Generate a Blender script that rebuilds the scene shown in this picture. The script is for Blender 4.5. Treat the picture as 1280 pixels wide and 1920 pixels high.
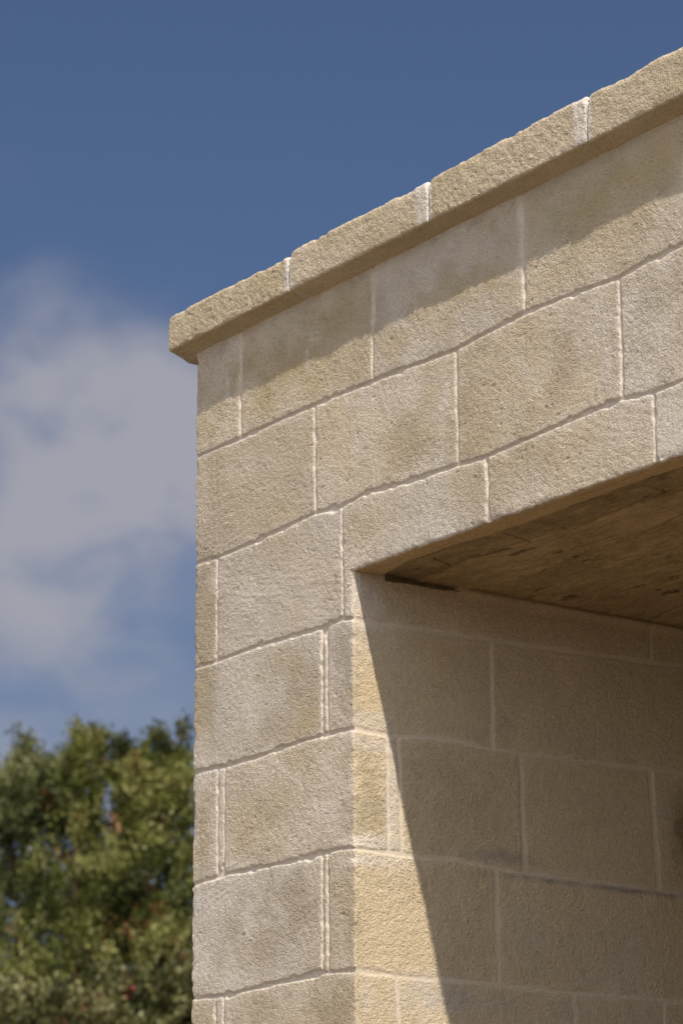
import bpy, math, random
import numpy as np
from mathutils import Matrix, Vector

# ------------------------------------------------------------------ camera, sky, sun, exposure
scene = bpy.context.scene
for o in list(bpy.data.objects): bpy.data.objects.remove(o)
COL = scene.collection

CAM_POS = (5.7055, -3.7475, 1.5656)
right = Vector((0.58807287, 0.80879446, -0.00467036))
up = Vector((0.22256501, -0.15626974, 0.96231211))
fwd = Vector((-0.77758287, 0.5669491, 0.27190734))
cam_data = bpy.data.cameras.new('camera')
cam = bpy.data.objects.new('camera', cam_data); COL.objects.link(cam)
M = Matrix((right, up, -fwd)).transposed().to_4x4(); M.translation = Vector(CAM_POS)
cam.matrix_world = M
cam_data.sensor_fit = 'HORIZONTAL'; cam_data.sensor_width = 24.0; cam_data.lens = 109.58
cam_data.clip_start = 0.05; cam_data.clip_end = 3000
cam_data.dof.use_dof = True; cam_data.dof.focus_distance = 6.45; cam_data.dof.aperture_fstop = 6.3
scene.camera = cam
scene.render.resolution_x = 682; scene.render.resolution_y = 1024

SUN = Vector((0.65, -0.2525, 1.0)).normalized()
sun_el = math.asin(SUN.z); sun_az = math.atan2(SUN.x, SUN.y)
sd = bpy.data.lights.new('sun', 'SUN'); sd.energy = 4.6; sd.angle = math.radians(0.8); sd.color = (1.0, 0.905, 0.78)
sun = bpy.data.objects.new('sun', sd); COL.objects.link(sun)
sun.rotation_euler = SUN.to_track_quat('Z', 'Y').to_euler(); sun.location = (8, -4, 12)

world = bpy.data.worlds.new('World'); scene.world = world; world.use_nodes = True
wn = world.node_tree.nodes; wl = world.node_tree.links; wn.clear()
w_out = wn.new('ShaderNodeOutputWorld'); w_bg = wn.new('ShaderNodeBackground'); w_bg.inputs['Strength'].default_value = 0.052
sky = wn.new('ShaderNodeTexSky'); sky.sky_type = 'NISHITA'; sky.sun_disc = False
sky.sun_elevation = sun_el; sky.sun_rotation = sun_az
sky.altitude = 50; sky.air_density = 1.0; sky.dust_density = 2.6; sky.ozone_density = 2.0
tc = wn.new('ShaderNodeTexCoord')
def wmath(op, a, b=None):
    n = wn.new('ShaderNodeMath'); n.operation = op
    for i, v in enumerate((a, b)):
        if v is None: continue
        if isinstance(v, (int, float)): n.inputs[i].default_value = v
        else: wl.new(v, n.inputs[i])
    return n.outputs[0]
# cumulus bank low in the sky beyond the building: (direction, angular radius in degrees, weight)
BANK = [((-0.8122, 0.4769, 0.3359), 0.9, .55), ((-0.8107, 0.4943, 0.3138), 1.35, .85), ((-0.8024, 0.5134, 0.3044), 1.2, .95),
        ((-0.8221, 0.4775, 0.3101), 1.4, .70), ((-0.8044, 0.5231, 0.2816), 1.7, 1.0), ((-0.8236, 0.4971, 0.2730), 1.8, .80),
        ((-0.8359, 0.4810, 0.2644), 1.6, .85), ((-0.8194, 0.5149, 0.2518), 1.3, .40), ((-0.8376, 0.4884, 0.2447), 1.3, .35),
        ((-0.8058, 0.4584, 0.3750), 0.7, .25), ((-0.7556, 0.5348, 0.3782), 0.6, .13), ((-0.7877, 0.5095, 0.3463), 0.7, .13),
        ((-0.8240, 0.5287, 0.1938), 2.4, .50), ((-0.8456, 0.4921, 0.1967), 2.4, .50), ((-0.8320, 0.5000, 0.2850), 3.0, .25), ((-0.842, 0.517, 0.150), 5.0, .38),
        ((-0.770, 0.570, 0.285), 2.6, .9), ((-0.735, 0.610, 0.30), 2.4, .7), ((-0.865, 0.425, 0.27), 2.4, .8), ((-0.90, 0.37, 0.23), 3.0, .7),
        ((-0.60, 0.74, 0.25), 4.0, .8)]
total = None
for d, deg, wgt in BANK:
    v = Vector(d).normalized()
    dt = wn.new('ShaderNodeVectorMath'); dt.operation = 'DOT_PRODUCT'
    nm = wn.new('ShaderNodeVectorMath'); nm.operation = 'NORMALIZE'; wl.new(tc.outputs['Generated'], nm.inputs[0])
    wl.new(nm.outputs[0], dt.inputs[0]); dt.inputs[1].default_value = v
    a2 = wmath('MULTIPLY', wmath('SUBTRACT', 1.0, dt.outputs['Value']), -1.0 / (1 - math.cos(math.radians(deg))))
    g = wmath('MULTIPLY', wmath('EXPONENT', a2), wgt * .52)
    total = g if total is None else wmath('ADD', total, g)
nz = wn.new('ShaderNodeTexNoise'); nz.inputs['Scale'].default_value = 26; nz.inputs['Detail'].default_value = 7; nz.inputs['Roughness'].default_value = .45
nz.inputs['Distortion'].default_value = .35
mp = wn.new('ShaderNodeMapping'); mp.inputs['Scale'].default_value = (1, 1, 1.5); mp.inputs['Location'].default_value = (3.1, 1.7, .4)
wl.new(tc.outputs['Generated'], mp.inputs['Vector']); wl.new(mp.outputs[0], nz.inputs['Vector'])
nmul = wn.new('ShaderNodeMapRange'); wl.new(nz.outputs['Fac'], nmul.inputs['Value'])
nmul.inputs['From Min'].default_value = .28; nmul.inputs['From Max'].default_value = .62; nmul.inputs['To Min'].default_value = .50; nmul.inputs['To Max'].default_value = 1.2
dens = wmath('MULTIPLY', total, nmul.outputs[0])
ramp = wn.new('ShaderNodeMapRange'); ramp.interpolation_type = 'SMOOTHSTEP'; wl.new(dens, ramp.inputs['Value'])
ramp.inputs['From Min'].default_value = .04; ramp.inputs['From Max'].default_value = .95; ramp.inputs['To Max'].default_value = .90
mix = wn.new('ShaderNodeMix'); mix.data_type = 'RGBA'
wl.new(ramp.outputs[0], mix.inputs['Factor'])
tint = wn.new('ShaderNodeMix'); tint.data_type = 'RGBA'; tint.blend_type = 'MULTIPLY'; tint.inputs['Factor'].default_value = 1
wl.new(sky.outputs[0], tint.inputs['A']); tint.inputs['B'].default_value = (0.94, 1.02, 1.22, 1)
wl.new(tint.outputs['Result'], mix.inputs['A']); mix.inputs['B'].default_value = (6.2, 6.15, 6.9, 1)
# unseen bright clouds added on the sunny side behind the viewer, filling the shaded front
nb = wn.new('ShaderNodeTexNoise'); nb.inputs['Scale'].default_value = 3.2; nb.inputs['Detail'].default_value = 6; wl.new(tc.outputs['Generated'], nb.inputs['Vector'])
cb = wn.new('ShaderNodeMapRange'); cb.interpolation_type = 'SMOOTHSTEP'; wl.new(nb.outputs['Fac'], cb.inputs['Value']); cb.inputs['From Min'].default_value = .46; cb.inputs['From Max'].default_value = .60
sp_ = wn.new('ShaderNodeVectorMath'); sp_.operation = 'DOT_PRODUCT'; wl.new(tc.outputs['Generated'], sp_.inputs[0]); sp_.inputs[1].default_value = Vector((.55, -.80, .22)).normalized()
sg = wn.new('ShaderNodeMapRange'); sg.interpolation_type = 'SMOOTHSTEP'; wl.new(sp_.outputs['Value'], sg.inputs['Value']); sg.inputs['From Min'].default_value = .1; sg.inputs['From Max'].default_value = .6
mix2 = wn.new('ShaderNodeMix'); mix2.data_type = 'RGBA'; wl.new(wmath('MULTIPLY', cb.outputs[0], sg.outputs[0]), mix2.inputs['Factor'])
wl.new(mix.outputs['Result'], mix2.inputs['A']); mix2.inputs['B'].default_value = (31, 30.5, 30, 1)
wl.new(mix2.outputs['Result'], w_bg.inputs['Color']); wl.new(w_bg.outputs[0], w_out.inputs[0])

vs = scene.view_settings; vs.view_transform = 'Standard'; vs.look = 'None'; vs.gamma = 1; vs.use_curve_mapping = False
vs.exposure = 0.25
scene.render.engine = 'CYCLES'
scene.cycles.max_bounces = 8; scene.cycles.diffuse_bounces = 6

# ------------------------------------------------------------------ numpy helpers
rng = np.random.default_rng(7)
PERM = np.concatenate([rng.permutation(256)] * 3)
VAL = rng.uniform(-1, 1, 256).astype(np.float32)
def vnoise(x, y, z):
    xi = np.floor(x).astype(np.int32); yi = np.floor(y).astype(np.int32); zi = np.floor(z).astype(np.int32)
    fx = x - xi; fy = y - yi; fz = z - zi
    fx = fx * fx * fx * (fx * (fx * 6 - 15) + 10); fy = fy * fy * fy * (fy * (fy * 6 - 15) + 10); fz = fz * fz * fz * (fz * (fz * 6 - 15) + 10)
    xi &= 255; yi &= 255; zi &= 255
    def h(a, b, c): return VAL[PERM[PERM[PERM[(a & 255)] + (b & 255)] + (c & 255)] & 255]
    c00 = h(xi, yi, zi) * (1 - fx) + h(xi + 1, yi, zi) * fx
    c10 = h(xi, yi + 1, zi) * (1 - fx) + h(xi + 1, yi + 1, zi) * fx
    c01 = h(xi, yi, zi + 1) * (1 - fx) + h(xi + 1, yi, zi + 1) * fx
    c11 = h(xi, yi + 1, zi + 1) * (1 - fx) + h(xi + 1, yi + 1, zi + 1) * fx
    return (c00 * (1 - fy) + c10 * fy) * (1 - fz) + (c01 * (1 - fy) + c11 * fy) * fz
def N3(P, lam, seed=0, oct=1, gain=.5, ax=(1, 1, 1)):
    s = 0; amp = 1; tot = 0
    for k in range(oct):
        f = 2 ** k / lam
        s = s + amp * vnoise(P[..., 0] * f * ax[0] + 13.7 * seed + 5.1 * k, P[..., 1] * f * ax[1] + 7.3 * seed, P[..., 2] * f * ax[2] + 3.9 * seed)
        tot += amp; amp *= gain
    return s / tot
def sstep(a, b, x):
    t = np.clip((x - a) / (b - a), 0, 1); return t * t * (3 - 2 * t)
def spacing(*segs):
    """segs: (start, end, step) joined into one increasing array"""
    out = []
    for a, b, st in segs:
        n = max(1, int(round((b - a) / st))); out.append(np.linspace(a, b, n + 1)[:-1])
    out.append(np.array([segs[-1][1]])); return np.concatenate(out)

def tag(o, label=None, cat=None, group=None, kind=None):
    if label: o['label'] = label
    if cat: o['category'] = cat
    if group: o['group'] = group
    if kind: o['kind'] = kind
    return o
def empty(name, loc=(0, 0, 0)):
    o = bpy.data.objects.new(name, None); COL.objects.link(o); o.location = loc; return o
def mesh_np(name, V, F, mat, parent=None, col=None, smooth=True, flat_cols=None):
    V = np.asarray(V, dtype=np.float32); F = np.asarray(F, dtype=np.int32)
    used = np.zeros(len(V), bool); used[F.ravel()] = True
    idx = np.cumsum(used) - 1; V = V[used]; F = idx[F]
    if col is not None: col = np.asarray(col, dtype=np.float32)[used]
    if parent is not None: V = V - np.array(parent.location, dtype=np.float32)
    k = F.shape[1]
    me = bpy.data.meshes.new(name)
    me.vertices.add(len(V)); me.vertices.foreach_set('co', V.ravel())
    me.loops.add(F.size); me.loops.foreach_set('vertex_index', F.ravel().astype(np.int32))
    me.polygons.add(len(F)); me.polygons.foreach_set('loop_start', np.arange(len(F), dtype=np.int32) * k)
    me.polygons.foreach_set('loop_total', np.full(len(F), k, dtype=np.int32))
    me.polygons.foreach_set('use_smooth', np.full(len(F), smooth))
    me.update(calc_edges=True)
    if col is not None:
        at = me.color_attributes.new('tone', 'FLOAT_COLOR', 'POINT')
        c4 = np.ones((len(V), 4), np.float32); c4[:, :col.shape[1]] = col
        at.data.foreach_set('color', c4.ravel())
    me.materials.append(mat)
    o = bpy.data.objects.new(name, me); COL.objects.link(o)
    if parent is not None: o.parent = parent
    return o
def grid_faces(m, n, mask=None):
    i = np.arange(m * n).reshape(m, n)
    F = np.stack([i[:-1, :-1], i[1:, :-1], i[1:, 1:], i[:-1, 1:]], -1)
    return F[mask] if mask is not None else F.reshape(-1, 4)
def box_vf(x0, x1, y0, y1, z0, z1):
    V = [(x, y, z) for x in (x0, x1) for y in (y0, y1) for z in (z0, z1)]
    F = [(0, 1, 3, 2), (4, 6, 7, 5), (0, 4, 5, 1), (2, 3, 7, 6), (0, 2, 6, 4), (1, 5, 7, 3)]
    return V, F

# ------------------------------------------------------------------ materials
def stone_material(name, grain=190, bump=.0022, strength=.8, flat=None, rough=.93):
    m = bpy.data.materials.new(name); m.use_nodes = True
    n = m.node_tree.nodes; l = m.node_tree.links; b = n['Principled BSDF']
    b.inputs['Roughness'].default_value = rough
    b.inputs['Specular IOR Level'].default_value = .15
    tco = n.new('ShaderNodeTexCoord')
    if flat is None:
        at = n.new('ShaderNodeAttribute'); at.attribute_name = 'tone'; colour = at.outputs['Color']; alpha = at.outputs['Alpha']
    else:
        c = n.new('ShaderNodeRGB'); c.outputs[0].default_value = (*flat, 1); colour = c.outputs[0]; alpha = None
    g1 = n.new('ShaderNodeTexNoise'); g1.inputs['Scale'].default_value = grain; g1.inputs['Detail'].default_value = 4; g1.inputs['Roughness'].default_value = .62
    g2 = n.new('ShaderNodeTexNoise'); g2.inputs['Scale'].default_value = grain * .34; g2.inputs['Detail'].default_value = 3
    v1 = n.new('ShaderNodeTexVoronoi'); v1.inputs['Scale'].default_value = grain * .42; v1.feature = 'F1'
    for q in (g1, g2, v1): l.new(tco.outputs['Object'], q.inputs['Vector'])
    # speckle of the grain in the stone's own colour
    mr = n.new('ShaderNodeMapRange'); l.new(g1.outputs['Fac'], mr.inputs['Value'])
    mr.inputs['From Min'].default_value = .28; mr.inputs['From Max'].default_value = .72; mr.inputs['To Min'].default_value = .74; mr.inputs['To Max'].default_value = 1.22
    mx = n.new('ShaderNodeMix'); mx.data_type = 'RGBA'; mx.blend_type = 'MULTIPLY'; mx.inputs['Factor'].default_value = 1
    l.new(colour, mx.inputs['A']); l.new(mr.outputs[0], mx.inputs['B'])
    # sparse dark pores
    pr = n.new('ShaderNodeMapRange'); l.new(v1.outputs['Distance'], pr.inputs['Value'])
    pr.inputs['From Min'].default_value = .04; pr.inputs['From Max'].default_value = .16
    gate = n.new('ShaderNodeMapRange'); l.new(v1.outputs['Color'], gate.inputs['Value'])
    gate.inputs['From Min'].default_value = .70; gate.inputs['From Max'].default_value = .72
    inv = n.new('ShaderNodeMath'); inv.operation = 'SUBTRACT'; inv.inputs[0].default_value = 1; l.new(pr.outputs[0], inv.inputs[1])
    pore = n.new('ShaderNodeMath'); pore.operation = 'MULTIPLY'; l.new(inv.outputs[0], pore.inputs[0]); l.new(gate.outputs[0], pore.inputs[1])
    mx2 = n.new('ShaderNodeMix'); mx2.data_type = 'RGBA'; l.new(pore.outputs[0], mx2.inputs['Factor'])
    l.new(mx.outputs['Result'], mx2.inputs['A'])
    dk = n.new('ShaderNodeMix'); dk.data_type = 'RGBA'; dk.blend_type = 'MULTIPLY'; dk.inputs['Factor'].default_value = 1
    l.new(mx.outputs['Result'], dk.inputs['A']); dk.inputs['B'].default_value = (.62, .55, .45, 1)
    l.new(dk.outputs['Result'], mx2.inputs['B'])
    l.new(mx2.outputs['Result'], b.inputs['Base Color'])
    h = n.new('ShaderNodeMath'); h.operation = 'MULTIPLY_ADD'; l.new(g2.outputs['Fac'], h.inputs[0]); h.inputs[1].default_value = .8; l.new(g1.outputs['Fac'], h.inputs[2])
    h2 = n.new('ShaderNodeMath'); h2.operation = 'SUBTRACT'; l.new(h.outputs[0], h2.inputs[0]); l.new(pore.outputs[0], h2.inputs[1])
    bp = n.new('ShaderNodeBump'); bp.inputs['Distance'].default_value = bump
    if alpha is not None:
        sm = n.new('ShaderNodeMath'); sm.operation = 'MULTIPLY'; l.new(alpha, sm.inputs[0]); sm.inputs[1].default_value = strength; l.new(sm.outputs[0], bp.inputs['Strength'])
    else: bp.inputs['Strength'].default_value = strength
    l.new(h2.outputs[0], bp.inputs['Height']); l.new(bp.outputs[0], b.inputs['Normal'])
    return m
M_FRONT = stone_material('front_limestone', 270, .0036, 1.0)
M_REVEAL = stone_material('porch_limestone', 250, .0038, 1.0)
M_COPING = stone_material('coping_limestone', 240, .0046, 1.0)
M_SOFFIT = stone_material('soffit_limestone', 110, .0020, .7)
M_CORE = stone_material('rubble_core', 60, .004, .6, flat=(.42, .34, .23))
M_FLOOR = stone_material('porch_paving', 60, .003, .6, flat=(.16, .11, .065))
M_ROOF = stone_material('roof_screed', 60, .003, .6, flat=(.45, .41, .35))

LIME = np.array([.62, .565, .50]); BEIGE = np.array([.58, .50, .375]); OCHRE = np.array([.52, .42, .22]); BROWN = np.array([.43, .355, .245])
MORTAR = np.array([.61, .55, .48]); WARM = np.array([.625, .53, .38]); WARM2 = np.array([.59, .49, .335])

# ------------------------------------------------------------------ masonry description (metres; u runs along the wall face)
XJ = 0.605; ZL = 3.226; DEEP = 3.2; BACK = 4.2
def const(z): return [(-9, z), (9, z)]
BEDS = [  # from the top down
    [(-9, 3.62), (-.3, 3.624), (.009, 3.623), (.182, 3.623), (.369, 3.627), (.529, 3.628), (.673, 3.624), (.795, 3.622), (.957, 3.615), (1.045, 3.622), (1.182, 3.631), (1.297, 3.629), (1.472, 3.621), (1.534, 3.629), (1.655, 3.633), (9, 3.63)],
    [(-9, 3.372), (-.3, 3.37), (.013, 3.371), (.088, 3.366), (.246, 3.37), (.469, 3.383), (.566, 3.375), (.661, 3.385), (.68, 3.383), (.818, 3.373), (.96, 3.37), (1.055, 3.365), (1.156, 3.368), (1.288, 3.373), (1.461, 3.377), (1.559, 3.367), (1.641, 3.369), (9, 3.37)],
    [(-9, 3.13), (.012, 3.128), (.091, 3.128), (.227, 3.132), (.369, 3.128), (.487, 3.125), (.564, 3.129), (.609, 3.121), (.78, 3.122), (.973, 3.124), (1.229, 3.131), (1.529, 3.139), (9, 3.139)],
    [(-9, 2.89), (.015, 2.891), (.125, 2.885), (.289, 2.887), (.408, 2.892), (.505, 2.892), (.607, 2.888), (.697, 2.883), (.782, 2.893), (.867, 2.895), (.953, 2.887), (1.183, 2.887), (1.43, 2.891), (9, 2.892)],
    [(-9, 2.64), (.012, 2.641), (.128, 2.647), (.29, 2.643), (.446, 2.641), (.56, 2.643), (.612, 2.638), (.778, 2.636), (.862, 2.641), (.977, 2.632), (1.064, 2.628), (1.288, 2.626), (1.505, 2.621), (9, 2.62)],
    [(-9, 2.388), (.014, 2.392), (.13, 2.385), (.291, 2.391), (.407, 2.393), (.483, 2.395), (.609, 2.388), (.706, 2.385), (.978, 2.385), (1.13, 2.381), (1.279, 2.383), (9, 2.383)],
] + [const(2.138 - .249 * k) for k in range(9)]
# upright joints of each course: (u at top, u at bottom, half width)
VJ = {0: [(.187, .182, .0032), (.686, .679, .0032), (1.184, 1.187, .0032)],
      1: [(.468, .470, .003), (.965, .967, .003), (1.469, 1.471, .003)],
      2: [(.092, .095, .0028), (.566, .571, .0022), (1.058, 1.060, .0028), (1.557, 1.559, .0022), (1.432, 1.432, .002)],
      3: [(.494, .4955, .0021), (.5115, .5135, .0024), (.971, .973, .004)],
      4: [(.1005, .1005, .0024), (.1265, .1275, .0024), (.718, .726, .003), (.6885, .6915, .002), (1.048, 1.052, .004), (1.418, 1.433, .0045)],
      5: [(.4930, .4935, .0024), (.5130, .5130, .0024), (.975, .979, .004)],
      6: [(.0975, .0975, .0024), (.1275, .1275, .0024), (.709, .718, .003), (1.182, 1.184, .003), (1.435, 1.439, .003)]}
r_ = random.Random(5)
def fill_joints(vj, lo, hi, courses, skip=()):
    for c in courses:
        if c in skip: continue
        x = lo + (.12 if c % 2 else .36) + r_.uniform(-.03, .03)
        while x < hi:
            vj.setdefault(c, []).append((x, x + r_.uniform(-.003, .003), .003)); x += .49 + r_.uniform(-.06, .03)
for c in range(0, 15):                     # the stretches past those seen: side wall and deeper porch
    VJ.setdefault(c, [])
fill_joints(VJ, -4.3, -.15, range(15))
VJ_A = {k: list(v) for k, v in VJ.items()}   # corner pier: side, front, reveal
fill_joints(VJ_A, 1.75, 3.9, range(2, 15))
VJ_A[0] = [j for j in VJ_A[0]]; fill_joints(VJ_A, .0, .60, range(7, 15))
VJ_A[2] = [j for j in VJ_A[2] if not (1.0 < j[0] < 1.3 or j[0] > 1.5 and j[0] < 1.6)]
VJ_B = {k: [j for j in v if j[0] > -.1] for k, v in VJ.items()}
VJ_B[2] = [j for j in VJ_B[2] if abs(j[0] - 1.432) > .01]
for c, s in ((0, 1.68), (1, 1.96), (2, 2.05)):
    x = s
    while x < 4.2: VJ_B[c].append((x, x, .003)); x += .495
VJ_C = {}; fill_joints(VJ_C, .0, 12, range(15))

STAINS = [  # (u, z, ru, rz, colour, strength) on the front face
    (.9, 3.76, 1.6, .13, np.array([.54, .46, .315]), .55), (.03, 3.68, .06, .05, OCHRE, .75), (.16, 3.74, .05, .07, OCHRE, .45), (.08, 3.80, .04, .05, LIME, .5), (.37, 3.76, .13, .06, OCHRE, .6), (.27, 3.70, .05, .03, OCHRE, .45),
    (.58, 3.81, .08, .04, OCHRE, .65), (.45, 3.68, .1, .03, OCHRE, .3), (.76, 3.79, .05, .06, LIME, .6), (.95, 3.74, .08, .035, OCHRE, .6),
    (1.10, 3.73, .07, .03, OCHRE, .6), (1.05, 3.80, .1, .05, BEIGE, .5), (1.45, 3.81, .13, .04, OCHRE, .7), (1.33, 3.76, .08, .04, OCHRE, .4),
    (1.30, 3.70, .15, .03, BEIGE, .7), (.80, 3.70, .09, .03, OCHRE, .35), (1.62, 3.80, .1, .05, OCHRE, .35),
    (.83, 3.47, .11, .07, np.array([.50, .42, .28]), .7), (.60, 3.40, .08, .04, BEIGE, .5), (.70, 3.43, .1, .03, BEIGE, .4),
    (1.32, 3.49, .028, .055, np.array([.49, .39, .28]), .5), (1.27, 3.44, .022, .04, np.array([.49, .38, .28]), .5), (1.02, 3.53, .06, .06, np.array([.5, .43, .33]), .4),
    (1.60, 3.50, .12, .12, np.array([.50, .44, .34]), .8), (.18, 3.52, .15, .08, BEIGE, .45), (.24, 3.45, .05, .1, BEIGE, .3),
    (.66, 3.31, .07, .05, np.array([.49, .40, .26]), .6), (.30, 3.25, .22, .12, LIME, .35),
    (.04, 3.25, .06, .2, np.array([.43, .35, .235]), .85), (.06, 3.05, .05, .1, np.array([.47, .40, .29]), .7), (.115, 3.03, .025, .07, LIME, .8),
    (.30, 3.07, .13, .035, OCHRE, .40), (.43, 3.01, .07, .06, np.array([.47, .385, .25]), .6), (.30, 2.93, .12, .03, BROWN, .35), (.44, 2.93, .05, .03, OCHRE, .5), (.22, 3.04, .06, .05, LIME, .4),
    (.575, 3.02, .035, .1, np.array([.38, .33, .27]), .85), (.60, 2.95, .022, .06, BROWN, .8),
    (.05, 2.76, .045, .09, np.array([.46, .385, .25]), .7), (.20, 2.70, .05, .03, OCHRE, .35), (.28, 2.83, .1, .04, LIME, .35), (.45, 2.78, .12, .1, BEIGE, .3),
    (.38, 2.55, .12, .06, np.array([.40, .335, .24]), .7), (.30, 2.47, .16, .05, BROWN, .3), (.18, 2.53, .07, .05, np.array([.42, .36, .25]), .4), (.22, 2.56, .012, .05, LIME, .8),
    (.595, 2.50, .025, .09, BROWN, .7), (.56, 2.60, .05, .03, LIME, .4), (.25, 2.33, .1, .03, BROWN, .4), (.55, 2.32, .08, .05, BROWN, .8), (.45, 2.36, .08, .02, LIME, .3)]
REV_STAINS = [  # u = XJ + depth into the porch
    (XJ + .03, 3.15, .06, .06, LIME, .85), (XJ + .09, 3.08, .05, .05, LIME * .9, .5), (XJ + .03, 2.98, .05, .05, np.array([.56, .45, .27]), .6), (XJ + .03, 2.91, .06, .02, LIME, .5),
    (XJ + .035, 2.75, .052, .09, np.array([.44, .375, .255]), .95), (XJ + .10, 2.76, .013, .14, LIME * 1.1, .9), (XJ + .04, 2.655, .08, .016, LIME * 1.1, .9),
    (XJ + .05, 2.86, .08, .015, LIME, .55), (XJ + .05, 2.615, .08, .012, LIME * 1.1, .8),
    (XJ + .25, 2.75, .13, .09, np.array([.47, .40, .265]), .5), (XJ + .36, 2.655, .09, .014, np.array([.34, .31, .28]), .8),
    (XJ + .66, 2.617, .26, .0065, np.array([.28, .25, .22]), .75),
    (XJ + .9, 2.76, .035, .07, np.array([.26, .2, .12]), .85), (XJ + .84, 2.80, .03, .07, LIME * .9, .5), (XJ + .45, 2.50, .05, .07, LIME * .9, .4), (XJ + .7, 2.45, .12, .1, LIME * .9, .4),
    (XJ + .18, 2.34, .06, .04, LIME, .6), (XJ + .03, 2.34, .02, .04, LIME, .5), (XJ + .25, 2.35, .1, .03, LIME * .85, .5), (XJ + .6, 2.33, .3, .03, LIME * .85, .3),
    (XJ + .34, 2.98, .05, .08, LIME * .85, .3), (XJ + .6, 2.93, .2, .03, LIME * .85, .3)]

STREAKS = [  # trowelled lime left in long smears: u, z to u, z, half width, colour, strength
    (.70, 3.86, .80, 3.71, .014, LIME, .55), (.735, 3.86, .76, 3.74, .010, LIME, .45), (1.03, 3.85, 1.13, 3.77, .010, LIME, .45), (.86, 3.84, .88, 3.78, .012, LIME, .4), (.44, 3.76, .445, 3.71, .006, LIME, .6),
    (.105, 3.12, .108, 2.96, .014, LIME, .65), (.13, 3.09, .19, 2.97, .010, LIME, .5), (.31, 2.87, .42, 2.80, .009, LIME, .5), (.215, 2.60, .222, 2.50, .006, LIME, .7), (.20, 3.34, .28, 3.31, .012, LIME, .4),
    (1.15, 3.55, 1.22, 3.47, .014, LIME, .5), (.91, 3.40, .93, 3.56, .016, LIME, .5), (1.43, 3.42, 1.42, 3.58, .016, LIME, .5), (.13, 3.83, .13, 3.73, .010, LIME, .5), (.60, 3.60, .75, 3.585, .018, LIME, .4)]

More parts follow.
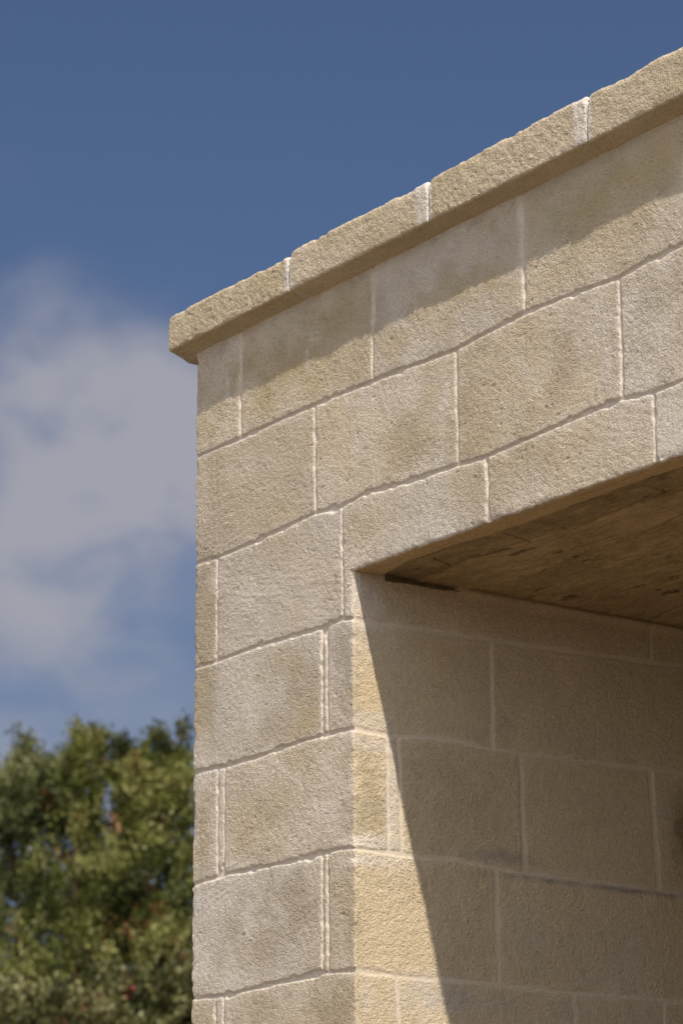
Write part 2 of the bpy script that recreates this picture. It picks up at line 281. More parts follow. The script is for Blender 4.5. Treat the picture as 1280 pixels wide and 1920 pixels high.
def masonry(P, u, z, warm, vj, depth, soft, stains):
    """height and colour of a dressed stone face. P: points (m,n,3) for solid noise; warm 0..1 front->porch stone"""
    un = u + .0012 * N3(P, .02, 3); wob = .0009 * N3(P, .10, 4, 2) + .0009 * N3(P, .022, 5)
    zb = np.stack([np.interp(u, [a for a, _ in b], [c for _, c in b]) + wob for b in BEDS])
    course = (z[None] < zb).sum(0)
    dbed = np.abs(z[None] - zb).min(0)
    dv = np.full(u.shape, 1.0); blk = np.zeros(u.shape); hwv = np.full(u.shape, .003)
    for c, js in vj.items():
        mk = course == c
        if not mk.any(): continue
        for ut, ub, hw in js:
            zt = BEDS[c - 1][5][1] if c > 0 and len(BEDS[c - 1]) > 5 else 3.87 - .249 * c
            t = np.clip((zt - z) / .25, 0, 1); uj = ut + (ub - ut) * t
            d = np.abs(un - uj)
            hwv = np.where(mk & (d < dv), hw, hwv)
            dv = np.where(mk, np.minimum(dv, d), dv); blk = np.where(mk & (u > uj), blk + 1, blk)
    bid = (course * 37 + blk * 11 + np.where(u < 0, 5, 0)).astype(int)
    R1 = np.random.default_rng(11).uniform(-1, 1, (4096, 6)); rr = R1[bid % 4096]
    # joints: chipped arrises widen them here and there
    chip = np.clip(N3(P, .03, 6, 2) - .18, 0, 1) * .010 * (1 - .5 * warm) + .0012 * N3(P, .009, 16)
    hb = .0031 * soft * (1 + .35 * N3(P, .05, 7)); hv = hwv * soft * (1 + .25 * N3(P, .06, 8))
    r = .006; a = dbed - hb; b = dv - hv
    d = np.where((a < r) & (b < r), r - np.hypot(r - np.minimum(a, r), r - np.minimum(b, r)), np.minimum(a, b)) - chip
    groove = 1 - sstep(-.0022, .0022, d)
    lip = np.exp(-(np.clip(d, 0, 1) / .006) ** 2)
    h = -depth * groove - depth * .10 * lip * (1 - groove)
    # faces
    ang = rr[..., 0] * 1.2
    A = P[..., 0] + P[..., 1]; B = P[..., 2]
    Q = np.stack([A * np.cos(ang) + B * np.sin(ang), B * np.cos(ang) - A * np.sin(ang), rr[..., 1] * 7 + 0 * A], -1)
    tool = N3(Q, .006, 9, 1, ax=(.13, 1, 1)) * np.clip(N3(P, .12, 10) + .25, 0, 1)
    face = .0007 * rr[..., 2] + .0011 * N3(P, .13, 1, 2) + .0006 * N3(P, .035, 2, 2) + .0006 * N3(P, .0085, 12, 2) + .0004 * tool
    pits = sstep(.80, .93, N3(P, .008, 13)) * -.0012
    h = h + (face + pits) * (1 - .75 * groove) + .0004 * groove * N3(P, .012, 14)
    # colour
    n1 = N3(P, .16, 21, 3); n2 = N3(P, .06, 22, 3); n3 = N3(P, .30, 23, 2); n4 = N3(P, .018, 25, 2)
    k = np.clip(.50 + .34 * rr[..., 3] + .65 * n1 + .25 * n2, 0, 1)[..., None]
    cf = LIME * k + BEIGE * (1 - k)
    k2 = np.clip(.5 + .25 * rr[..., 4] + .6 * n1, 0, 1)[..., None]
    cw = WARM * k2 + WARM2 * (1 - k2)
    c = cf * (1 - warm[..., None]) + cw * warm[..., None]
    c = c + (np.array([.50, .41, .245]) - c) * (np.clip(n3 - .15, 0, 1) * .9 * (1 - .7 * warm))[..., None]
    for su, sz, ru, rz, sc, st in stains:
        g = np.exp(-np.clip(((u - su) / ru) ** 2 + ((z - sz) / rz) ** 2 + 1.5 * n2 + .6 * n1 + .5 * n4, 0, 9)) * st
        g = (np.clip(g * 1.1, 0, .85) * (1 - .3 * (1 - warm)))[..., None]; c = c + (sc - c) * g
    for a0, b0, a1, b1, w, sc, st in STREAKS:
        L2 = (a1 - a0) ** 2 + (b1 - b0) ** 2; t = np.clip(((u - a0) * (a1 - a0) + (z - b0) * (b1 - b0)) / L2, 0, 1)
        dd = np.hypot(u - a0 - t * (a1 - a0), z - b0 - t * (b1 - b0))
        g = np.clip(np.exp(-(dd / w) ** 2) * (1 + .8 * n2 + .5 * n4), 0, 1)[..., None] * st; c = c + (np.array(sc) - c) * g
    c = c * (1 + .07 * rr[..., 5] + .06 * n2)[..., None]
    c = c * (1 - .10 * np.clip(N3(P, .012, 24, 2), 0, 1))[..., None]
    # lime smeared over the joints
    sm = np.exp(-(np.clip(d, 0, 1) / (.005 + .016 * np.clip(n2 + .25, 0, 1))) ** 2) * .5 * (1 - .3 * warm)
    c = c + (MORTAR - c) * (np.maximum(sm, groove * .85) * (1 - .35 * warm))[..., None]
    dark = np.clip((.53 - c[..., 1]) * 7, -.35, .45)
    rough = (1 + dark * (1 - warm) + .3 * n1 + .3 * rr[..., 5]) * (1 - .75 * groove - .35 * sm)
    comb = sstep(.10, .05, np.abs(u - .03)) * np.isin(course, (1, 4, 5)) * (u > -.01)
    h = h + .0004 * comb * N3(P, .004, 26, ax=(1, 1, .06)) * (1 - groove)
    return h, np.concatenate([c, rough[..., None]], -1)

def strip_pos(u, pts, starts, a):
    """plan position and outward normal along a wall path with rounded arrises"""
    P = np.zeros(u.shape + (2,)); N = np.zeros(u.shape + (2,))
    for i in range(len(pts) - 1):
        p0 = np.array(pts[i], float); p1 = np.array(pts[i + 1], float); L = np.linalg.norm(p1 - p0); d = (p1 - p0) / L
        m = (u >= starts[i] - 1e-9) & (u <= starts[i] + L + 1e-9)
        P[m] = p0 + d * (u[m] - starts[i])[:, None]; N[m] = (d[1], -d[0])
    for i in range(1, len(pts) - 1):
        d0 = np.array(pts[i], float) - np.array(pts[i - 1], float); d0 /= np.linalg.norm(d0)
        d1 = np.array(pts[i + 1], float) - np.array(pts[i], float); d1 /= np.linalg.norm(d1)
        u0 = starts[i]; m = np.abs(u - u0) < a
        n0 = np.array((d0[1], -d0[0])); n1 = np.array((d1[1], -d1[0]))
        cen = np.array(pts[i], float) - n0 * a - n1 * a
        th = (u[m] - (u0 - a)) / (2 * a) * math.pi / 2
        nn = np.cos(th)[:, None] * n0 + np.sin(th)[:, None] * n1
        P[m] = cen + nn * a; N[m] = nn
    return P, N
RC = .006
def edge_wear(P, dist, amt=.0045, lam=.028):
    """arrises knocked back unevenly"""
    e = np.exp(-(dist / .010) ** 2)
    return -e * amt * np.clip(.25 + 1.1 * N3(P, lam, 31, 2) + .4 * N3(P, .011, 32), 0, 1.4)

building = empty('stone_building', (0, 0, 0))
tag(building, 'pale limestone block building corner with projecting coping and deep shaded porch opening', 'building')

# ---- corner pier: side wall, front face, porch reveal on one continuous surface
us = spacing((-BACK, -.5, .03), (-.5, -.02, .008), (-.02, XJ + .012, .0021), (XJ + .012, XJ + 1.06, .0027), (XJ + 1.06, XJ + DEEP, .02))
us = np.unique(np.concatenate([us, [-RC, 0, RC, XJ - RC, XJ, XJ + RC]]).round(6))
zs = spacing((0, 2.22, .03), (2.22, 3.30, .0022), (3.30, 3.90, .0022))
p2, n2_ = strip_pos(us, [(0, BACK), (0, 0), (XJ, 0), (XJ, DEEP)], [-BACK, 0, XJ], RC)
m, n = len(us), len(zs)
U = np.repeat(us[:, None], n, 1); Z = np.repeat(zs[None], m, 0)
P = np.concatenate([np.repeat(p2[:, None], n, 1), Z[..., None]], -1)
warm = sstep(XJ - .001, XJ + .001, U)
depthA = np.where(U > XJ, .0014, .0044); softA = np.where(U > XJ, 1.5, 1.0)
hF, cF = masonry(P, U, Z, warm, VJ_A, depthA, softA, STAINS + REV_STAINS)
hF = hF + edge_wear(P, np.abs(U)) + np.where(Z < ZL + .002, edge_wear(P, np.abs(U - XJ), .0035), 0)
# mortar fillet where the porch side meets the ceiling slab
fil = np.exp(-((Z - (ZL - .004)) / .010) ** 2) * sstep(XJ + .27, XJ + .33, U) * (.010 + .003 * N3(P, .06, 33))
hF = hF + np.where(U > XJ, fil, 0)
dY = U - XJ; gz = np.interp(dY, [.085, .15, .22, .285], [.0075, .0055, .0055, .002]) + .0008 * N3(P, .02, 34)
gap = np.where(dY > 0, sstep(.085, .092, dY) * (1 - sstep(.275, .285, dY)) * (Z > ZL - gz - .001), 0)   # unfilled bed under the ceiling slab
hF = hF * (1 - gap) - .075 * gap
V = P + hF[..., None] * np.concatenate([np.repeat(n2_[:, None], n, 1), np.zeros((m, n, 1))], -1)
iu = np.searchsorted(us, [-1e-6, XJ - RC - 1e-6, XJ - 1e-6, XJ + RC - 1e-6])
ci = np.arange(m - 1)[:, None] * np.ones((1, n - 1), int); zc = (np.arange(n - 1)[None] + 0 * ci)
zmid = Z[:-1, :-1]
low = zmid < ZL + .0015
mask_side = ci < iu[0]
mask_front = (ci >= iu[0]) & ((ci < iu[1]) | ((ci < iu[2]) & low))
mask_rev = (ci >= iu[2]) & (((ci < iu[3]) & low) | ((ci >= iu[3]) & (zmid < 3.298)))
VA = V.reshape(-1, 3); CA = cF.reshape(-1, 4)
mesh_np('side_wall', VA, grid_faces(m, n, mask_side), M_FRONT, building, CA)
rv = mesh_np('porch_side_wall', VA, grid_faces(m, n, mask_rev), M_REVEAL, building, CA)
rv['label'] = 'warm yellow stone side of the porch opening, half in shadow'
FA, nA = grid_faces(m, n, mask_front), len(VA)

# ---- front face over the opening, with its lower arris
xs = spacing((XJ - RC, 1.86, .0021), (1.86, 4.2, .02))
arc = np.linspace(0, 1, 7)
zv = spacing((ZL + RC, 3.90, .0022))
k = 3 + 7 + len(zv) - 1
xs2 = xs[:, None]
m, n = len(xs), k
yy = np.concatenate([[.05, .02, RC + .002], RC * (1 - np.sin(arc * math.pi / 2)), np.zeros(len(zv) - 1)])
zz = np.concatenate([[ZL + .02, ZL + .006, ZL + .001], ZL + RC * (1 - np.cos(arc * math.pi / 2)), zv[1:]])
ny = np.concatenate([[0, 0, 0], -np.sin(arc * math.pi / 2), -np.ones(len(zv) - 1)])
nz_ = np.concatenate([[-1, -1, -1], -np.cos(arc * math.pi / 2), np.zeros(len(zv) - 1)])
P = np.stack([np.repeat(xs2, n, 1), np.repeat(yy[None], m, 0), np.repeat(zz[None], m, 0)], -1)
hB, cB = masonry(P, P[..., 0], P[..., 2], np.zeros((m, n)), VJ_B, np.full((m, n), .0048), np.ones((m, n)), STAINS)
hB = hB + edge_wear(P, np.abs(P[..., 2] - ZL), .0032, .075) * sstep(XJ, XJ + .01, P[..., 0])
hB[:, :3] = 0
V = P + hB[..., None] * np.stack([0 * P[..., 0], ny + 0 * P[..., 0], nz_ + 0 * P[..., 0]], -1)
mB = np.ones((m - 1, n - 1), bool)
FB = grid_faces(m, n, mB)
fw = mesh_np('front_wall', np.concatenate([VA, V.reshape(-1, 3)]), np.concatenate([FA, FB + nA]), M_FRONT, building, np.concatenate([CA, cB.reshape(-1, 4)]))

# ---- porch ceiling: a row of lintel soffits, then rough slabs
xs = spacing((.590, 1.9, .0032), (1.9, 2.17, .03)); ys = spacing((.004, 1.0, .0032), (1.0, DEEP + .02, .03))
m, n = len(xs), len(ys)
X = np.repeat(xs[:, None], n, 1); Y = np.repeat(ys[None], m, 0)
P = np.stack([X, Y, np.full_like(X, ZL)], -1)
def crack(x, y, pts, w):
    d = np.full(x.shape, 9.)
    for (x0, y0), (x1, y1) in zip(pts[:-1], pts[1:]):
        t = np.clip(((x - x0) * (x1 - x0) + (y - y0) * (y1 - y0)) / ((x1 - x0) ** 2 + (y1 - y0) ** 2), 0, 1)
        d = np.minimum(d, np.hypot(x - x0 - t * (x1 - x0), y - y0 - t * (y1 - y0)))
    return np.exp(-(d / w) ** 2)
ye = np.interp(X, [.585, .62, .737, .872, 1.011, 1.107, 1.279, 1.512, 1.9, 3], [.092, .075, .050, .048, .062, .064, .056, .054, .06, .055]) + .003 * N3(P, .06, 41, 2)
rec = sstep(-.003, .004, Y - ye)
y2 = .172 + .006 * N3(P, .25, 42, 2); rec2 = sstep(-.004, .006, Y - y2)
st = N3(P, .026, 43, 3, .6, ax=(.30, 1, 1)); st2 = N3(P, .008, 44, 2, .6, ax=(.35, 1, 1))
flake = sstep(.42, .50, N3(P, .014, 45, 2, ax=(.26, 1, 1))) * sstep(-.3, .2, N3(P, .2, 65))
H = .007 * rec - .003 * rec2 + (.0022 * st + .0009 * st2) * rec + .0010 * N3(P, .02, 46, 2) + .0035 * flake * rec + .004 * N3(P, .35, 47) * rec2
Wj = X + .004 * N3(P, .05, 48)
ck = crack(Wj, Y, [(.994, .094), (.977, .178)], .0022) + crack(Wj, Y, [(1.107, .098), (1.099, .174)], .0022) + crack(Wj, Y, [(1.417, .093), (1.411, .163)], .0022) \
   + crack(Wj, Y, [(.764, .095), (.734, .167)], .002) + crack(Wj, Y, [(1.075, .30), (1.207, .312), (1.313, .289)], .0022) + crack(Wj, Y, [(.615, .82), (.76, .787)], .004) \
   + crack(X, Y, [(.96, .178), (1.094, .185), (1.228, .168), (1.461, .157), (1.8, .16)], .0016) + .7 * crack(X, Y, [(.626, .031), (.707, .034), (.817, .041), (.914, .034)], .0016) \
   + .7 * crack(X, Y, [(1.10, .012), (1.205, .018), (1.36, .029), (1.5, .022)], .0018) + .6 * crack(X, Y, [(1.10, .21), (1.4, .235)], .0016) + .5 * crack(X, Y, [(1.0, .45), (1.6, .42)], .002)
H = H + .006 * np.clip(ck, 0, 1)
tmp = sstep(0, .012, Y - .0) ; H = H + .002 * (1 - tmp)
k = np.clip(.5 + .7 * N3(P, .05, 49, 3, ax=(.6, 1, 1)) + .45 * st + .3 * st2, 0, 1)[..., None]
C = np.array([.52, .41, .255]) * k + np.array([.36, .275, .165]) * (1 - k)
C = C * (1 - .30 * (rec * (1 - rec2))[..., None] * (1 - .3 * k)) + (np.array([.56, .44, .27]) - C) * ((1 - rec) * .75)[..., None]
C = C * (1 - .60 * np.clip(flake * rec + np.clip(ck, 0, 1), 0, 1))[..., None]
V = P + np.stack([0 * H, 0 * H, H], -1)
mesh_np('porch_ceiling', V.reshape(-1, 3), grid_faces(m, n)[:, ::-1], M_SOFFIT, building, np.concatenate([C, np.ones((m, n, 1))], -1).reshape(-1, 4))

# ---- the parts of the building away from the corner
def plain_strip(name, pts, z1, du=.03, vj=VJ_C, warmv=0., mat=M_FRONT, z0=0):
    L = [0]
    for a, b in zip(pts[:-1], pts[1:]): L.append(L[-1] + math.dist(a, b))
    uu = spacing((0, L[-1], du)); uu = np.unique(np.concatenate([uu] + [[q - RC, q, q + RC] for q in L[1:-1]] + [[L[-1]]]).round(6))
    p, nn = strip_pos(uu, pts, L, RC); zz = spacing((z0, z1, du))
    m, n = len(uu), len(zz)
    U = np.repeat(uu[:, None], n, 1); Z = np.repeat(zz[None], m, 0)
    P = np.concatenate([np.repeat(p[:, None], n, 1), Z[..., None]], -1)
    h, c = masonry(P, U, Z, np.full(U.shape, warmv), vj, np.full(U.shape, .004), np.full(U.shape, 1.5), [])
    V = P + h[..., None] * np.concatenate([np.repeat(nn[:, None], n, 1), np.zeros((m, n, 1))], -1)
    return mesh_np(name, V.reshape(-1, 3), grid_faces(m, n), mat, building, c.reshape(-1, 4))
plain_strip('right_pier', [(2.15, DEEP), (2.15, .003), (4.2, .003)], ZL + .003, .012)
plain_strip('end_wall', [(4.2, .0), (4.2, BACK)], 3.88, .02)
plain_strip('rear_wall', [(4.2, BACK), (0, BACK)], 3.88, .03)
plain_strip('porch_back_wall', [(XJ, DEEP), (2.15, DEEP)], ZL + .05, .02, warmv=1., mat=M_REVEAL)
Vc, Fc = [], []
for b in ((.03, .575, .03, 4.17, 0, 3.85), (2.19, 4.17, .03, 4.17, 0, 3.85), (.575, 2.19, 3.24, 4.17, 0, 3.85), (.575, 2.19, .03, 3.24, 3.30, 3.85)):
    v, f = box_vf(*b); Fc += [tuple(i + len(Vc) for i in q) for q in f]; Vc += v
mesh_np('inner_masonry', Vc, Fc, M_CORE, building, smooth=False)
v, f = box_vf(.80, 1.95, DEEP - .03, DEEP + .05, .14, 2.95)
mesh_np('added_dark_panel', v, f, stone_material('bounce_absorber', 60, .003, .5, flat=(.05, .035, .02)), building, smooth=False)  # unseen dark panel added on the back wall to soak up bounce light
v, f = box_vf(.30, 3.9, .30, 3.9, 3.86, 3.92); mesh_np('flat_roof', v, f, M_ROOF, building, smooth=False)
v, f = box_vf(.60, 2.17, -.02, 3.22, .0, .14); mesh_np('porch_step', v, f, M_FLOOR, building, smooth=False)

# ---- coping stones
COPING = empty('coping', (0, 0, 0)); COPING.parent = building
def coping_stone(x0, x1, zt0, zt1, zb0, zb1, seed, side=False, white_right=0, name='coping_stone', inset=0., colour=None, fine=.0025, white_left=0, parent=None):
    over = .043 - inset; back = .34
    xs = spacing((0, x1 - x0, fine))
    if colour is None: xs = np.unique(np.concatenate([xs, [.001, .002, .0035, .006], x1 - x0 - np.array([.001, .002, .0035, .006])]).round(5))
    # profile: top back -> top front arris -> face -> lower arris -> underside to the wall
    y_a = np.concatenate([np.linspace(back, .05, 12)[:-1], np.linspace(.05, -over + .012, 26)])
    prof = [(y, 1.0, 0.0, 0., 1.) for y in y_a]                    # y, height fraction, dz, ny, nz
    ra = .012
    for t in np.linspace(0, 1, 9)[1:]:
        th = t * math.pi / 2; prof.append((-over + ra - ra * math.sin(th), 1.0, -ra + ra * math.cos(th), -math.sin(th), math.cos(th)))
    for t in np.linspace(0, 1, 34)[1:]: prof.append((-over, 1 - t, -ra * (1 - t) + .006 * t, -1., 0.))
    for t in np.linspace(0, 1, 7)[1:]:
        th = t * math.pi / 2; prof.append((-over + .006 - .006 * math.cos(th), 0., .006 - .006 * math.sin(th), -math.cos(th), -math.sin(th)))
    for t in np.linspace(0, 1, 22)[1:]: prof.append((-over + .006 + (over - .006 + .012) * t, 0., -.017 * t ** 1.3, 0., -1.))
    for y in np.linspace(.03, back, 8): prof.append((y, 0., -.017, 0., -1.))
    prof = np.array(prof); m, n = len(xs), len(prof)
    t = (xs / (x1 - x0))[:, None]
    zt = zt0 + (zt1 - zt0) * t; zb = zb0 + (zb1 - zb0) * t
    Y = prof[None, :, 0] + 0 * t; Zz = zb + (zt - inset * .5 - zb) * prof[None, :, 1] + prof[None, :, 2]
    X = x0 + xs[:, None] + 0 * Y
    P = np.stack([X, Y, Zz], -1); Nn = np.stack([0 * X, prof[None, :, 3] + 0 * X, prof[None, :, 4] + 0 * X], -1)
    S = P + seed * 3.3
    h = .0010 * N3(S, .10, 51, 2) + .0008 * N3(S, .03, 52, 2) + .0010 * N3(S, .008, 53, 2)
    top = np.exp(-((P[..., 2] - zt) / .014) ** 2) * np.exp(-((P[..., 1] + over) / .03) ** 2)
    h = h - top * .007 * np.clip(.2 + N3(S, .06, 54, 2) * .7 + .35 * N3(S, .017, 55), 0, 1.2)
    bot = np.exp(-((P[..., 2] - zb) / .009) ** 2) * np.exp(-((P[..., 1] + over) / .012) ** 2)
    h = h - bot * .003 * np.clip(.15 + 1.0 * N3(S, .035, 56, 2), 0, 1)
    re = .003 + .009 * np.exp(-((P[..., 2] - zt) / .02) ** 2) if colour is None else None
    if re is not None:
        for dd in (xs, (x1 - x0) - xs):
            q = np.clip(re - dd[:, None], 0, re); h = h - (re - np.sqrt(np.maximum(re ** 2 - q ** 2, 0))) * (1 + .5 * N3(S, .03, 57))
    P = P + Nn * h[..., None]
    n1 = N3(S, .14, 58, 3); n2 = N3(S, .03, 59, 2)
    if colour is None:
        kk = np.clip(.5 + .9 * n1, 0, 1)[..., None]
        c = np.array([.57, .49, .37]) * kk + np.array([.50, .42, .28]) * (1 - kk)
        c = c * (1 + .06 * n2)[..., None]
        for w, xx in ((white_right, (x1 - x0) - xs), (white_left, xs)):
            if w:
                g = np.clip(1.9 * np.exp(-(xx[:, None] / w) ** 4) * (1 + .7 * n2 + .3 * n1) * (prof[None, :, 4] > -.3), 0, .9)[..., None]
                c = c + (np.array([.68, .63, .57]) - c) * g
        rough = np.ones((m, n, 1))
    else:
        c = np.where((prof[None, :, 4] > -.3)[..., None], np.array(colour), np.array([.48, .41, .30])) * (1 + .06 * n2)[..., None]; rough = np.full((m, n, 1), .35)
    # end caps: fold the last ring to its middle
    mid0 = P[0].mean(0); mid1 = P[-1].mean(0)
    V = np.concatenate([P.reshape(-1, 3), np.stack([mid0, mid1])])
    C = np.concatenate([np.concatenate([c, rough], -1).reshape(-1, 4), np.ones((2, 4)) * np.array([[.5, .42, .3, 1]])])
    if side:      # turned to run along the left flank
        V = np.stack([V[:, 1] + .0, V[:, 0], V[:, 2]], -1)
    F = grid_faces(m, n)
    if not side: F = F[:, ::-1]
    F = F[:, ::-1]
    i0 = np.arange(n - 1); caps = np.concatenate([np.stack([i0, i0 + 1, np.full(n - 1, m * n), np.full(n - 1, m * n)], -1),
        np.stack([i0 + (m - 1) * n + 1, i0 + (m - 1) * n, np.full(n - 1, m * n + 1), np.full(n - 1, m * n + 1)], -1)])
    bm_F = np.concatenate([F, caps])
    o = mesh_np(name, V, bm_F, M_COPING, parent or COPING, C)
    o.data.validate(); return o
def zt(x): return 3.974 + .019 * (x + .05)
def zb(x): return 3.8835 + .0105 * (x + .05)
cuts = [(-.052, .430), (.436, .932), (.938, 1.437), (1.443, 1.95), (1.956, 2.45), (2.456, 2.95), (2.956, 3.45), (3.456, 3.95), (3.956, 4.243)]
for i, (a, b) in enumerate(cuts):
    f = .0025 if a < 1.9 else .02
    dz = (0, .004, .002, 0)[i % 4]
    st_ = coping_stone(a, b, zt(a) + dz, zt(b) - (.006 if i < 2 else 0) + dz * .5, zb(a), zb(b), i + 1, fine=f, white_right=(.014, .034, .032, .02)[i % 4], white_left=(0, .006, .006, .010)[i % 4])
    if i < len(cuts) - 1:
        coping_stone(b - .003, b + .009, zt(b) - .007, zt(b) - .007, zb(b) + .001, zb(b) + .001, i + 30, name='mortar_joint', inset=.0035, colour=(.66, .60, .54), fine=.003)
x = .345
i = 0
while x < 3.8:
    L = .49
    coping_stone(x, x + L, 3.975, 3.975, 3.884, 3.884, i + 50, side=True, fine=.02); x += L + .006; i += 1

# ------------------------------------------------------------------ ground
def ground():
    n = 160; r = np.concatenate([[0], np.geomspace(1.5, 900, 60)]); th = np.linspace(0, 2 * math.pi, 73)[:-1]
    V = [(0, 0, 0)]; F = []
    for rr in r[1:]:
        for t in th: V.append((rr * math.cos(t), rr * math.sin(t), 0))
    V = np.array(V, float)
    V[:, 2] = .03 * N3(V, 3, 61, 2) * sstep(8, 20, np.hypot(V[:, 0], V[:, 1])) - .001
    k = len(th); F3 = [(0, 1 + i, 1 + (i + 1) % k) for i in range(k)]
    F4 = [(1 + (j - 1) * k + i, 1 + j * k + i, 1 + j * k + (i + 1) % k, 1 + (j - 1) * k + (i + 1) % k) for j in range(1, len(r) - 1) for i in range(k)]
    me = bpy.data.meshes.new('ground'); me.from_pydata([tuple(v) for v in V], [], F3 + F4)
    mt = bpy.data.materials.new('dry_ground'); mt.use_nodes = True; nn = mt.node_tree.nodes; ll = mt.node_tree.links; b = nn['Principled BSDF']
    tcx = nn.new('ShaderNodeTexCoord'); a = nn.new('ShaderNodeTexNoise'); a.inputs['Scale'].default_value = .8; a.inputs['Detail'].default_value = 8; ll.new(tcx.outputs['Object'], a.inputs['Vector'])
    cr = nn.new('ShaderNodeValToRGB'); ll.new(a.outputs['Fac'], cr.inputs[0])
    cr.color_ramp.elements[0].color = (.105, .072, .04, 1); cr.color_ramp.elements[0].position = .35; cr.color_ramp.elements[1].color = (.19, .133, .078, 1); cr.color_ramp.elements[1].position = .65
    ll.new(cr.outputs[0], b.inputs['Base Color']); b.inputs['Roughness'].default_value = .95
    me.materials.append(mt); o = bpy.data.objects.new('ground', me); COL.objects.link(o); tag(o, 'dry pale earth around the building', 'ground', kind='structure')
ground()

# ------------------------------------------------------------------ trees
def leaf_material(name):
    m = bpy.data.materials.new(name); m.use_nodes = True; n = m.node_tree.nodes; l = m.node_tree.links; b = n['Principled BSDF']
    at = n.new('ShaderNodeAttribute'); at.attribute_name = 'tone'; l.new(at.outputs['Color'], b.inputs['Base Color'])
    b.inputs['Roughness'].default_value = .5; b.inputs['Specular IOR Level'].default_value = .35
    tr = n.new('ShaderNodeBsdfTranslucent'); l.new(at.outputs['Color'], tr.inputs['Color'])
    mx = n.new('ShaderNodeMixShader'); mx.inputs[0].default_value = .28; l.new(b.outputs[0], mx.inputs[1]); l.new(tr.outputs[0], mx.inputs[2])
    l.new(mx.outputs[0], n['Material Output'].inputs[0]); return m
M_LEAF = leaf_material('leaves')
M_BARK = stone_material('bark', 30, .01, .8, flat=(.12, .085, .055))
RV = np.array([.588, .809, 0]); FV = np.array([-.852, .523, 0])
def tube(pts, rad, k=7):
    pts = np.array(pts, float); V = []; F = []
    for i, p in enumerate(pts):
        d = pts[min(i + 1, len(pts) - 1)] - pts[max(i - 1, 0)]; d /= np.linalg.norm(d)
        a = np.cross(d, (.3, .9, .2)); a /= np.linalg.norm(a); b = np.cross(d, a)
        for j in range(k): V.append(p + rad[i] * (math.cos(6.283 * j / k) * a + math.sin(6.283 * j / k) * b))
    for i in range(len(pts) - 1):
        for j in range(k): F.append((i * k + j, i * k + (j + 1) % k, (i + 1) * k + (j + 1) % k, (i + 1) * k + j))
    return V, F
def tree(name, base, lobes, label, cat, group, seed, palette, leaf=(.038, .0095), holes=(), per=1.0, upright=.6, free=0):
    """lobes: (lateral, depth, height, r_lat, r_depth, r_h, clusters) in metres from the trunk base"""
    g = np.random.default_rng(seed); root = empty(name, base); tag(root, label, cat, group)
    b0 = np.array(base, float)
    V, F = [], []
    top = max(l[2] for l in lobes)
    trunk = [b0 + np.array([0, 0, -.1])]; rad = [.17]
    for i in range(1, 8):
        t = i / 7; trunk.append(b0 + np.array([.12 * math.sin(3 * t + seed), .1 * math.sin(2.3 * t), t * top * .72])); rad.append(.15 * (1 - t) + .03)
    v, f = tube(trunk, rad); V += v; F += f
    for (a, d, z, ra, rd, rz, n) in lobes:
        c = b0 + RV * a + FV * d + np.array([0, 0, z]); s = trunk[min(6, max(2, int(7 * (z - rz) / (top * .8))))]
        mid = (s + c) / 2 + g.normal(0, .08, 3) - np.array([0, 0, .1])
        v, f = tube([s, mid, c, c + np.array([0, 0, rz * .6])], [.05, .035, .02, .008], 5); F += [tuple(q + len(V) for q in ff) for ff in f]; V += v
    mesh_np('trunk', V, F, M_BARK, root)
    # clusters of small leaves
    cen = []; outd = []; tn = []
    for li, (a, d, z, ra, rd, rz, n) in enumerate(lobes):
        n = max(3, int(n * per / 6)); q = g.normal(size=(n, 3)); q /= np.linalg.norm(q, axis=1)[:, None]
        rr = g.uniform(.05, 1, n) ** .38; loc = q * rr[:, None]
        bump = 1 + .22 * vnoise(q[:, 0] * 2.6 + 9 * li, q[:, 1] * 2.6, q[:, 2] * 2.6)
        loc = loc * bump[:, None]
        # pointed shoots: narrow towards the top
        nar = np.where(loc[:, 2] > 0, 1 - upright * np.clip(loc[:, 2], 0, 1), 1)
        p = c0 = b0 + RV * (a + (loc[:, 0] * ra * nar)[:, None]) + FV * (d + (loc[:, 1] * rd * nar)[:, None]) + np.array([0, 0, 1.]) * (z + loc[:, 2] * rz)[:, None]
        p = np.repeat(p, 8, 0); q = np.repeat(q, 8, 0); off = g.normal(0, 1, p.shape) * min(.055, ra * .22); off[:, 2] *= 1 + upright * 1.6; p = p + off
        q = q + off / .06; q /= np.linalg.norm(q, axis=1)[:, None]; cen.append(p); outd.append(q); tn.append(np.full(len(p), li))
    cen = np.concatenate(cen); outd = np.concatenate(outd)
    gap = N3(cen, .38, seed, 2); keep = (gap > -.48) | (np.concatenate(tn) < free)
    for (ha, hd, hz, hr) in holes:
        hc = b0 + RV * ha + np.array([0, 0, hz]); rel = cen - hc; lat = rel @ RV; keep &= ~((lat ** 2 + rel[:, 2] ** 2) < hr ** 2)
    cen = cen[keep]; outd = outd[keep]
    K = 34; n = len(cen)
    ow = outd[:, :1] * RV + outd[:, 1:2] * FV + outd[:, 2:] * np.array([0, 0, 1.])
    ax = ow * .5 + np.array([0, 0, .75]) + g.normal(0, .35, (n, 3)); ax /= np.linalg.norm(ax, axis=1)[:, None]
    C = np.repeat(cen, K, 0); A = np.repeat(ax, K, 0); N = n * K
    sp = g.normal(0, 1, (N, 3)) * .026 + A * g.uniform(-.05, .10, N)[:, None]
    P0 = C + sp
    L = A * .8 + g.normal(0, .45, (N, 3)); L /= np.linalg.norm(L, axis=1)[:, None]
    W = np.cross(L, g.normal(0, 1, (N, 3))); W /= np.linalg.norm(W, axis=1)[:, None]
    sz = g.uniform(.7, 1.25, N)[:, None]
    l_, w_ = leaf[0] * sz, leaf[1] * sz
    V = np.stack([P0, P0 + L * l_ * .5 + W * w_, P0 + L * l_, P0 + L * l_ * .5 - W * w_], 1)
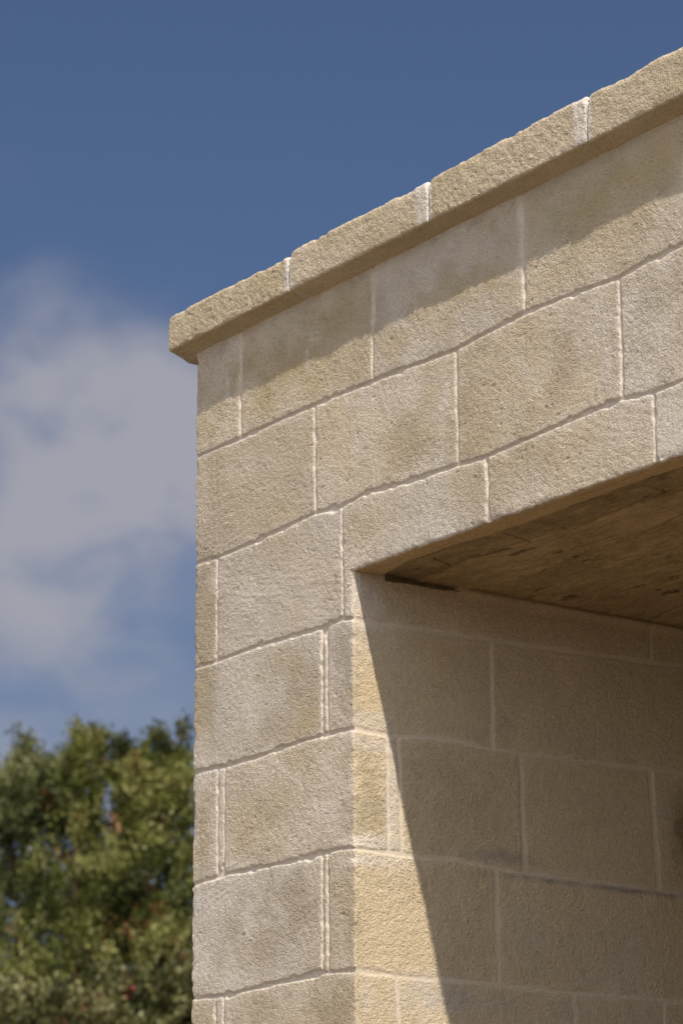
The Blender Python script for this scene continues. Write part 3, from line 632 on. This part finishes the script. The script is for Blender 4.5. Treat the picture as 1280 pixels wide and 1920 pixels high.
    F = np.arange(N * 4).reshape(N, 4)
    t1 = np.clip(.5 + .9 * N3(cen, .30, seed + 1, 2) + .35 * N3(cen, .09, seed + 5) + g.normal(0, .14, n), 0, 1)
    pal = np.array(palette['green']); ip = t1 * (len(pal) - 1); i0 = np.minimum(ip.astype(int), len(pal) - 2); fr = (ip - i0)[:, None]
    cc = pal[i0] * (1 - fr) + pal[i0 + 1] * fr
    rust = (N3(cen, .22, seed + 2, 2) > .22) & (g.random(n) < palette['rust'][0]); cc[rust] = np.array(palette['rust'][1]) * g.uniform(.7, 1.3, (rust.sum(), 1))
    red = g.random(n) < palette['red'][0]; cc[red] = np.array(palette['red'][1])
    cl = np.repeat(cc, K, 0) * g.uniform(.75, 1.25, (N, 1)); cl = np.repeat(cl, 4, 0)
    mesh_np('crown', V.reshape(-1, 3), F, M_LEAF, root, np.concatenate([cl, np.ones((len(cl), 1))], -1), smooth=False)
    return root
OLIVE = dict(green=[(.030, .040, .009), (.082, .098, .02), (.165, .18, .04), (.31, .31, .11)], rust=(.09, (.21, .105, .035)), red=(.002, (.25, .03, .02)))
GREY = dict(green=[(.03, .034, .012), (.075, .08, .026), (.13, .13, .046), (.21, .205, .085)], rust=(.15, (.15, .08, .03)), red=(.004, (.22, .03, .02)))
GRP = 'trees growing behind the stone building'
# lateral a: 0 at image column 180 px (of 1280), 243 px per metre at this distance
tree('bushy_tree', (-14.75, 8.81, 0), [
    (-.17, .0, 6.16, .10, .15, .42, 130), (-.03, .1, 6.20, .075, .1, .46, 90), (.19, .05, 6.18, .075, .1, .48, 110), (.30, -.05, 6.08, .11, .15, .50, 140), (.49, .0, 6.12, .10, .15, .48, 130), (.64, .1, 6.12, .10, .15, .46, 130), (.40, .0, 6.0, .08, .1, .4, 80), (.40, .1, 5.70, .3, .25, .3, 160),
    (.95, .1, 5.9, .3, .35, .7, 120), (1.4, .2, 5.6, .5, .5, .8, 160), (-.15, .1, 5.45, .42, .5, .42, 260), (.40, -.15, 5.35, .50, .5, .48, 330), (.85, .2, 5.1, .6, .6, .7, 300),
    (-.25, .0, 4.75, .6, .7, .55, 380), (.40, -.05, 4.65, .7, .7, .6, 430), (1.1, .3, 4.3, .8, .8, .8, 260), (.1, .3, 3.7, 1.1, 1.1, .8, 420), (1.0, .4, 3.3, 1.0, 1.0, .8, 220), (-.2, .3, 2.7, .9, .9, .6, 160)],
    'olive green bushy tree with upright pointed shoots beside the building corner', 'tree', GRP, 3, OLIVE,
    free=7, holes=[(-.34, 0, 5.90, .10), (.66, 0, 5.70, .06), (.08, 0, 6.16, .045), (.085, 0, 6.27, .055), (.09, 0, 6.38, .065)])
tree('bushy_tree', (-16.3, 7.75, 0), [
    (1.10, -.3, 6.08, .20, .22, .36, 240), (.85, -.2, 6.04, .24, .3, .38, 190), (1.34, -.3, 6.05, .16, .2, .32, 230), (.3, .0, 5.9, .45, .45, .6, 150), (-.3, .1, 5.8, .5, .5, .6, 150), (1.05, -.2, 5.55, .35, .4, .4, 200), (.5, .0, 5.2, .7, .7, .6, 300),
    (-.6, .2, 5.0, .8, .8, .8, 220), (.8, .1, 4.6, .7, .7, .6, 320), (0, .2, 4.2, 1.2, 1.0, .9, 360), (.2, .3, 3.2, 1.2, 1.1, .8, 300)],
    'rounder grey green tree at the left edge of the photo', 'tree', GRP, 8, dict(OLIVE, green=[(.055, .068, .024), (.10, .12, .04), (.16, .175, .065), (.25, .26, .12)]))
tree('low_tree', (-12.2, 7.75, 0), [
    (-.9, .0, 3.75, .45, .5, .45, 260), (-.45, -.1, 3.85, .40, .4, .38, 260), (.05, .0, 3.90, .42, .4, .42, 280), (.50, .1, 3.95, .40, .45, .50, 280), (.95, .1, 3.8, .5, .5, .5, 200),
    (-.6, .0, 3.2, .7, .6, .5, 300), (.3, .0, 3.1, .8, .7, .55, 340), (1.1, .1, 3.0, .6, .6, .6, 160), (0, .1, 2.3, 1.1, .9, .7, 260)],
    'low grey green leafy tree with a few red sprigs in front of the taller ones', 'tree', GRP, 15, GREY, leaf=(.046, .015), upright=.15)
